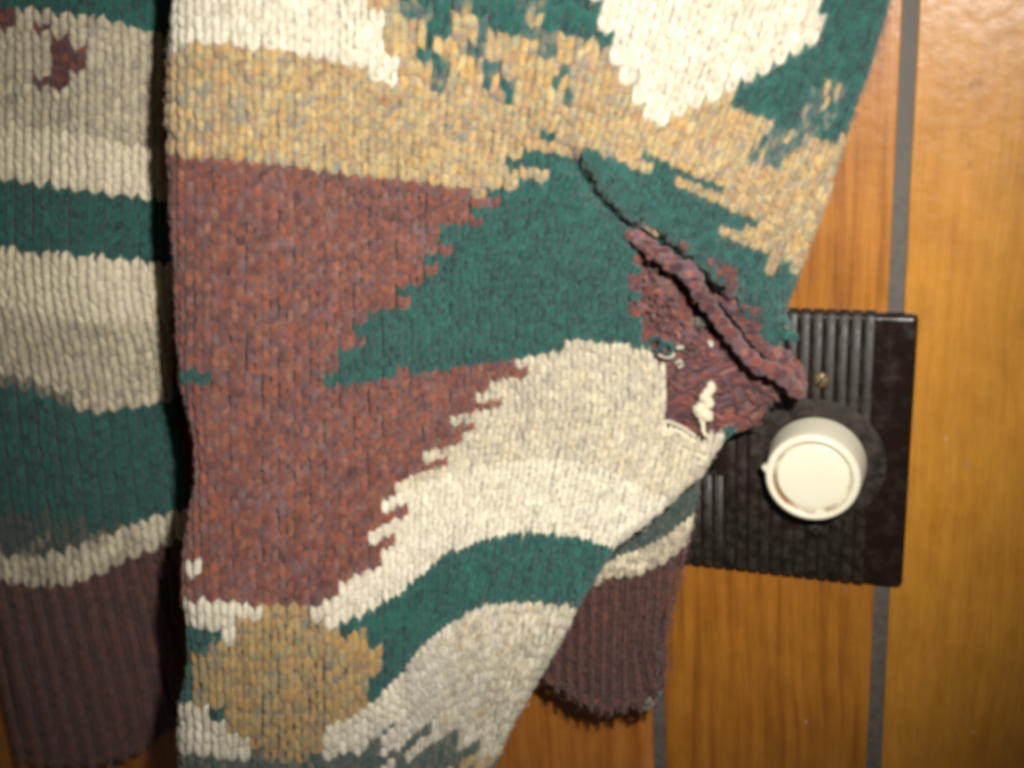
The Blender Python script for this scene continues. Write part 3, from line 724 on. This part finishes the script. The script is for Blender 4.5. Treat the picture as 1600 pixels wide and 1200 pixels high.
# rolled, frayed edge: two strands twisted round each other in lumps
T = Tris()
CORD = np.array([(988,356),(1004,374),(1022,386),(1040,396),(1056,406),(1068,414),(1082,420),(1092,440),(1104,458),(1116,474),(1124,486),(1136,500),(1150,518),(1162,534),(1176,552),(1190,564),(1204,566),(1218,574),(1232,590),(1242,606),(1246,616)], float)
def twist(T, cord, key, amp, rad, turns, dz, n_st=3, drop=None):
    L = np.concatenate([[0], np.cumsum(np.hypot(*np.diff(cord, axis=0).T))]); m = max(14, int(L[-1]/5))
    s_ = np.linspace(0, L[-1], m); x = np.interp(s_, L, cord[:,0]); y = np.interp(s_, L, cord[:,1])
    tx = np.gradient(x); ty = np.gradient(y); l = np.hypot(tx, ty); nx, ny = -ty/l, tx/l
    z = dz if drop is None else dz+np.interp(s_/L[-1], *drop)
    for st in range(n_st):
        ph = st*2*math.pi/n_st; a = s_/L[-1]*turns*2*math.pi+ph
        am = amp*(1+.35*vnoise(s_/18+st*7, s_*0+st, 40+st))
        p = bp(x+nx*np.cos(a)*am, y+ny*np.cos(a)*am)+np.array([0,0,1.])*(z+np.sin(a)*am*.22)[:,None]
        tube(T, p, rad*(1+rng.normal(0,.12,m)), yarn_col(key), 8, 2)
for (am_, tn_, key_, ra_) in ((6.3, 9, 'mend', 2.0), (-6.3, 9, 'mend', 1.9), (7.8, 13, 'maroon2', .9)):
    twist(T, CORD+np.array([3,-3])+rng.normal(0, 1.5, CORD.shape), key_, am_, ra_, tn_, 8.0, 1, ([0,.2,.6,.85,1],[-4,0,2.5,1,-4]))
def loops(T, line, n, spread, key, dz, rad=.85, size=(4,7)):
    """small slack loops of yarn scattered along a line"""
    line = np.array(line, float); L = np.concatenate([[0], np.cumsum(np.hypot(*np.diff(line, axis=0).T))])
    for _ in range(n):
        q = rng.uniform(0, L[-1]); cx_ = np.interp(q, L, line[:,0])+rng.normal(0, spread); cy_ = np.interp(q, L, line[:,1])+rng.normal(0, spread)
        r_ = rng.uniform(*size); a0 = rng.uniform(0, 6.28); aa = a0+np.linspace(0, rng.uniform(3.2, 5.6), 6)
        ex = rng.uniform(.6, 1.2)
        p = bp(cx_+np.cos(aa)*r_*ex, cy_+np.sin(aa)*r_)+np.array([0,0,1.])*(dz+rng.normal(0,.7)+1.1*np.sin(np.linspace(0,math.pi,6)))[:,None]
        tube(T, p, rad, yarn_col(key), 6, 3, .08)
loops(T, CORD+np.array([3,-3]), 34, 3.6, 'mend', 9.0, .6, (2.5,5.5))
loops(T, [(1060,384),(1110,420),(1150,466),(1190,520)], 8, 6, 'mend', 1.6, .75, (3,6))
twist(T, CORD[9:18]+np.array([14,-14]), 'mend', 6, 1.2, 4, .8, 3)
twist(T, np.array([(1196,560),(1216,566),(1236,580),(1246,596),(1244,616)])*1.0, 'mend', 9, 1.2, 3, -1, 4)
child('rolled_edge', T.mesh('rolled_edge'))

# darning threads laid across the lower part of the mend
T = Tris()
darn = [[(1012,585),(1040,578),(1075,570),(1110,575),(1150,560),(1175,556)],[(1036,600),(1060,588),(1090,580),(1120,570)],[(1034,622),(1070,606),(1110,600),(1150,588),(1185,592)],
        [(1032,642),(1060,632),(1090,640),(1130,625),(1170,610),(1200,612)],[(1040,655),(1070,655),(1090,668),(1105,684)],[(1110,655),(1130,662),(1150,655),(1180,640),(1196,622)],
        [(1120,672),(1140,668),(1165,660),(1186,640)],[(1090,535),(1110,532),(1130,536),(1150,546)],[(1060,520),(1085,528),(1105,545),(1135,552)],[(1038,560),(1060,552),(1085,553),(1110,560),(1135,556),(1150,545)],
        [(1120,590),(1140,610),(1150,640)],[(1080,590),(1072,615),(1080,645)],[(1160,575),(1180,600),(1175,630)],[(1150,560),(1165,590),(1195,600),(1215,590)],[(1190,575),(1205,595),(1200,615),(1180,622)]]
for d in darn:
    for rep in range(4):
        d_ = np.array(d, float)+rng.normal(0, 2.0, (len(d),2))+rep*np.array([1,5.5])
        tube(T, bp(d_[:,0], d_[:,1])+np.array([0,0,1.])*(-4.6-1.0*np.clip((d_[:,1]-540)/100,0,1)+rng.normal(0,.7,len(d)))[:,None], .8, yarn_col('mend'), 8, 4, .12)
loops(T, [(1004,440),(1030,470),(1050,520),(1090,535)], 34, 15, 'mend', -4.6, .8, (5,9))
loops(T, [(1050,600),(1100,620),(1160,620),(1190,600)], 18, 20, 'mend', -5.0, .8, (5,10))
loops(T, [(1078,508),(1100,520)], 3, 6, 'grey', -5.0, .65, (3,5))
for d in ([(1180,604),(1192,618),(1206,622),(1216,632)],[(1170,628),(1186,636),(1196,630),(1204,640)],[(1200,596),(1214,612),(1230,618),(1240,630)],[(1150,650),(1168,656),(1180,668),(1190,664)],[(1222,560),(1240,566),(1252,580),(1256,598)]):
    d = np.array(d, float); tube(T, bp(d[:,0], d[:,1])+np.array([0,0,-3.]), .6, yarn_col('maroon2'), 6, 4, .1)
child('darning_thread', T.mesh('darning_thread'))

# pale, grey and teal ends of broken yarn
def strand(name, pts, key, rad, dz=1.0, wob=.06):
    T = Tris(); p = np.array(pts, float)
    q = bp(p[:,0], p[:,1])+np.array([0,0,1.])*((p[:,2] if p.shape[1] > 2 else 0)+dz)[:,None] if p.shape[1] > 2 else bp(p[:,0], p[:,1])+np.array([0,0,dz])
    tube(T, q, rad, yarn_col(key), 8, 4, wob)
    return child(name, T.mesh(name))
o = strand('loose_yarn', [(1106,598),(1112,606),(1104,616),(1100,624),(1110,630),(1098,636),(1090,642),(1101,648),(1108,652),(1096,656),(1098,664),(1099,676),(1106,684),(1108,693),(1098,698),(1088,702)], 'cream2', [1.3,1.9,2.0,2.2,1.9,2.1,2.3,2.5,2.0,1.4,.9,.75,.75,.75,.75,.7], -.6, .12)
o['label'] = 'cream yarn end knotted in lumps over the maroon mend'
for d in ([(1120,682),(1130,676),(1139,683),(1130,690),(1124,684),(1134,680)], [(1134,672),(1142,674),(1146,680),(1139,678)]):
    strand('loose_yarn', d, 'mixblue', .7, -4.0)
strand('loose_yarn', [(1030,551),(1040,556),(1050,556),(1056,549)], 'heather', .65, 2.0)
strand('loose_yarn', [(1057,544),(1063,542),(1069,543)], 'heather', .8, .5)
strand('loose_yarn', [(1105,537),(1109,536),(1111,540),(1107,541)], 'cream', .9, -1.0)
strand('loose_yarn', [(1053,571),(1061,566),(1064,573),(1057,577)], 'heather', .7, -2.0)
for d in ([(1008,546),(1016,532),(1030,528),(1034,540),(1024,550),(1016,544)], [(1036,548),(1040,536),(1050,538),(1050,550),(1040,552)]):
    strand('loose_yarn', d, 'teal', .9, .6)
for d in ([(1206,500),(1222,498),(1232,508),(1226,520),(1214,514),(1222,506)], [(1214,524),(1228,526),(1238,520),(1244,528),(1234,534)]):
    strand('loose_yarn', d, 'teal', 1.0, .6)
strand('loose_yarn', [(1218,500),(1226,496),(1232,504),(1228,510)], 'mixblue', 1.2, 2.2)
strand('loose_yarn', [(1000,350),(1012,352),(1022,360),(1030,366)], 'tan', 1.4, 1.0)
strand('loose_yarn', [(1012,366),(1030,372),(1046,384),(1056,396)], 'teal', 1.3, .2)
# frayed cream corner under the hole
for i, d in enumerate([[(1030,662),(1044,658),(1060,664),(1074,672),(1088,682)],[(1040,676),(1056,672),(1070,680),(1088,692),(1102,696)],[(1060,690),(1080,694),(1096,704),(1108,704)],[(1070,704),(1088,708),(1100,716),(1106,710)],[(1072,716),(1086,722),(1098,724),(1102,718)],[(1048,690),(1064,700),(1078,710)],[(1028,650),(1034,636),(1032,620),(1030,600),(1030,580)],[(1036,668),(1048,676),(1058,684),(1066,696)]]):
    strand('loose_yarn', d, 'cream2' if i % 2 else 'cream', .85, .5)

# ---- the sleeves that hang behind, each with its ribbed cuff
def sleeve(spec):
    fab = spec['fab']; T = Tris()
    uu, vv, x, y = cells(fab, *spec['cells']); ok = spec['mask'](x, y); uu, vv, x, y = uu[ok], vv[ok], x[ok], y[ok]
    k = spec['key'](x, y, uu, vv)
    legs(T, fab, uu, vv, k, rad=spec['rad'], lift=.75, spread=.192)
    backing(T, fab, uu, vv, k, 1.0)
    so = child('sleeve', T.mesh('sleeve'))
    rf = spec['rib']; T = Tris()
    uu, vv, x, y = cells(rf, *spec['ribcells']); ok = spec['ribmask'](x, y); uu, vv, x, y = uu[ok], vv[ok], x[ok], y[ok]
    k = np.full(len(uu), 'cuff', dtype='<U10')
    kn_ = (uu % 2) == 0
    legs(T, rf, uu[kn_], vv[kn_], k[kn_], rad=spec['ribrad'], lift=.8, hoff=1.2, K=5, NS=6, spread=.14)
    pu_ = ~kn_
    legs(T, rf, uu[pu_], vv[pu_], k[pu_], rad=spec['ribrad']*.8, lift=.5, hoff=-1.0, K=5, NS=6, spread=.2)
    backing(T, rf, uu, vv, k, 1.9)
    # the bind-off edge
    if spec.get('hem') is not None:
        h = np.array(spec['hem'], float)
        for st in range(2):
            m = len(h)*4; t = np.linspace(0, len(h)-1, m); hx = np.interp(t, np.arange(len(h)), h[:,0]); hy = np.interp(t, np.arange(len(h)), h[:,1])
            a = np.arange(m)*1.9+st*math.pi
            p = pt(hx+rng.normal(0,1,m), hy-7+np.sin(a)*3.4, rf.zfun(hx, hy)-.5+np.cos(a)*.8)
            tube(T, p, .95, yarn_col('cuff'), 6, 3, .05)
    c = link('ribbed_cuff', T.mesh('ribbed_cuff'), so, MW)
    c['label'] = spec['cufflabel']
    return so

# left sleeve
L_C = [[(-150,-160),(40,-150),(255,-115),(330,-105)],[(-150,5),(40,12),(160,30),(225,48),(330,62)],[(-150,262),(0,276),(120,294),(190,303),(255,314),(330,322)],[(-150,385),(0,390),(100,398),(200,406),(330,416)],
       [(-150,560),(0,596),(60,612),(110,634),(150,642),(200,636),(265,622),(330,608)],[(-150,840),(0,868),(60,868),(120,853),(180,830),(230,808),(290,793),(340,783)],[(-150,885),(0,905),(60,917),(130,905),(200,870),(240,855),(290,838),(340,828)],[(-150,1000),(0,1020),(130,1005),(240,955),(340,930)]]
L_V = [-10, 0, 16, 23, 37, 52.0, 55.0, 62]
L_R = [(-200,272),(0,272),(50,262),(200,250),(312,255),(400,264),(480,263),(600,264),(650,272),(700,284),(800,290),(860,286),(900,262),(1000,266),(1060,276),(1200,270)]
L_Lf = [(-200,-120),(700,-120),(860,-60),(930,-8),(1000,0),(1080,10),(1160,24),(1300,36)]
lz = lambda x, y: 24-6*sm(850,1150,y)+9*np.exp(-((x-120)/110)**2)+1.4*vnoise(x/70, y/110, 21)
Lfab = Fabric(L_C, L_V, [(-200,28),(120,28),(220,26.5),(290,24),(420,22)], lambda x0, y: .18*np.maximum(y-380,0)*sm(420,560,y)*np.where(y > 0, .7, 1)-.0*x0, L_Lf, L_R, lz, (20, 20))
def L_key(x, y, u, v):
    n = len(x); k = np.full(n, 'cream2', dtype='<U10')
    k[v < 0] = 'teal'
    k[(v >= 0)&(v < 10.5)] = 'heather'
    k[(v >= 10.5)&(v < 16)] = 'cream2'
    k[(v >= 16)&(v < 23)] = 'teal'
    k[(v >= 23)&(v < 29)] = 'cream2'
    k[(v >= 29)&(v < 37)] = 'heather'
    k[inpoly(x, y, [(-200,560),(0,588),(65,600),(104,618),(125,640),(60,650),(-200,655)])] = 'olive'
    k[inpoly(x, y, [(-200,640),(60,640),(120,632),(125,650),(60,662),(-200,668)])&(rng.random(n) < .4)] = 'olive'
    k[(v >= 37)&(v < 52)] = 'teal'
    k[inpoly(x, y, [(-200,770),(0,795),(60,800),(110,812),(150,826),(200,818),(215,822),(170,846),(120,862),(60,880),(-200,880)])&(v < 52)] = 'greygreen'
    k[(k == 'greygreen')&(rng.random(n) < .3)] = 'olive'
    k[(v >= 52)] = 'heather'
    k[(v >= 52)&(rng.random(n) < .5)] = 'cream2'
    for p in ([(92,58),(112,50),(122,72),(136,92),(112,108),(98,136),(60,128),(84,98)], [(-150,14),(20,18),(40,40),(76,34),(78,46),(50,50),(-150,42)], [(-20,44),(10,50),(8,72),(-20,70)]):
        k[inpoly(x, y, p)] = 'maroon2'
    return k
RL_C = [[(-150,870),(0,890),(60,900),(130,892),(200,858),(240,843),(340,815)],[(-150,1178),(0,1178),(75,1197),(150,1195),(215,1175),(262,1138),(340,1120)],[(-150,1480),(75,1490),(215,1465),(340,1410)]]
RLfab = Fabric(RL_C, [0, 30, 60], [(-150,14),(340,13.2)], lambda x0, y: .24*(y-900), L_Lf, L_R, lambda x, y: lz(x, y)-1.2, (16, 16))
sleeve(dict(fab=Lfab, cells=(0, 22, -18, 55), mask=lambda x, y: (y < 960)&(x > -140), key=L_key, rad=1.14,
    rib=RLfab, ribcells=(0, 38, 1, 30), ribmask=lambda x, y: (y < 1210), ribrad=.95, hem=[(26,1166),(70,1196),(112,1198),(150,1195),(185,1187),(215,1176),(240,1162),(266,1138)],
    cufflabel='maroon ribbed cuff of the sleeve on the left'))
# right sleeve: its last bands and its cuff show under the body
R_C = [[(700,700),(900,640),(1000,615),(1100,590),(1200,560)],[(700,960),(900,895),(960,872),(1000,860),(1040,838),(1078,806),(1200,716)],[(700,985),(900,920),(950,896),(1000,890),(1035,872),(1068,848),(1200,780)],[(700,1200),(900,1100),(1000,1060),(1068,1030),(1200,960)]]
R_R = [(500,1110),(700,1098),(740,1092),(800,1081),(868,1066),(900,1058),(970,1041),(1010,1035),(1050,1037),(1080,1030),(1110,1018),(1200,1015)]
R_L = [(500,880),(800,845),(900,800),(1000,790),(1045,840),(1070,866),(1100,890)]
rz = lambda x, y: 16+24*sm(760,1080,y)+6*np.exp(-((x-950)/80)**2)+1.4*vnoise(x/55, y/80, 23)
Rfab = Fabric(R_C, [0, 20, 24.5, 42], [(700,22),(960,20),(1040,16),(1250,14)], lambda x0, y: -.2*(y-800)*sm(850,1050,x0), [(400,760),(1300,760)], R_R, rz, (16, 13))
def R_key(x, y, u, v):
    k = np.full(len(x), 'greygreen', dtype='<U10'); k[(v >= 20)] = 'heather'
    k[(v >= 20)&(rng.random(len(x)) < .3)] = 'cream2'
    return k
RR_C = [[(700,955),(900,895),(950,878),(1000,872),(1035,852),(1068,828),(1200,760)],[(760,1000),(838,1042),(862,1062),(905,1090),(930,1104),(960,1107),(990,1099),(1018,1100),(1040,1085),(1200,1030)],[(760,1200),(900,1300),(1018,1310),(1200,1250)]]
RRfab = Fabric(RR_C, [0, 27, 54], [(700,9.5),(960,9.2),(1020,8),(1250,7)], lambda x0, y: -.10*(y-870)*sm(880,1060,x0)+.55*np.maximum(y-1010,0)*sm(960,1060,x0), R_L, R_R, lambda x, y: rz(x, y)-1+2.0*np.sin(x/23.)*sm(980,1080,y), (12, 12))
sleeve(dict(fab=Rfab, cells=(0, 30, 0, 25), mask=lambda x, y: (y > 690)&(x > 780), key=R_key, rad=1.05,
    rib=RRfab, ribcells=(0, 60, 1, 28), ribmask=lambda x, y: (x > 700), ribrad=.72, hem=[(836,1043),(846,1054),(858,1062),(864,1074),(876,1077),(890,1080),(899,1092),(910,1096),(922,1106),(938,1104),(950,1112),(962,1106),(976,1106),(986,1098),(996,1102),(1006,1096),(1018,1104)],
    cufflabel='maroon ribbed cuff of the sleeve on the right, its edge unravelling'))
T = Tris()
for d in ([(1005,1104),(1010,1107),(1016,1103),(1017,1096),(1014,1090)], [(1022,1094),(1030,1090),(1032,1080)], [(1008,1100),(1014,1096),(1020,1100),(1014,1106)]):
    d = np.array(d, float); tube(T, pt(d[:,0], d[:,1], rz(d[:,0], d[:,1])), .8, yarn_col('olive'), 6, 4, .06)
o = child('loose_yarn', T.mesh('loose_yarn')); o['label'] = 'dull yarn end sticking out of the right cuff'
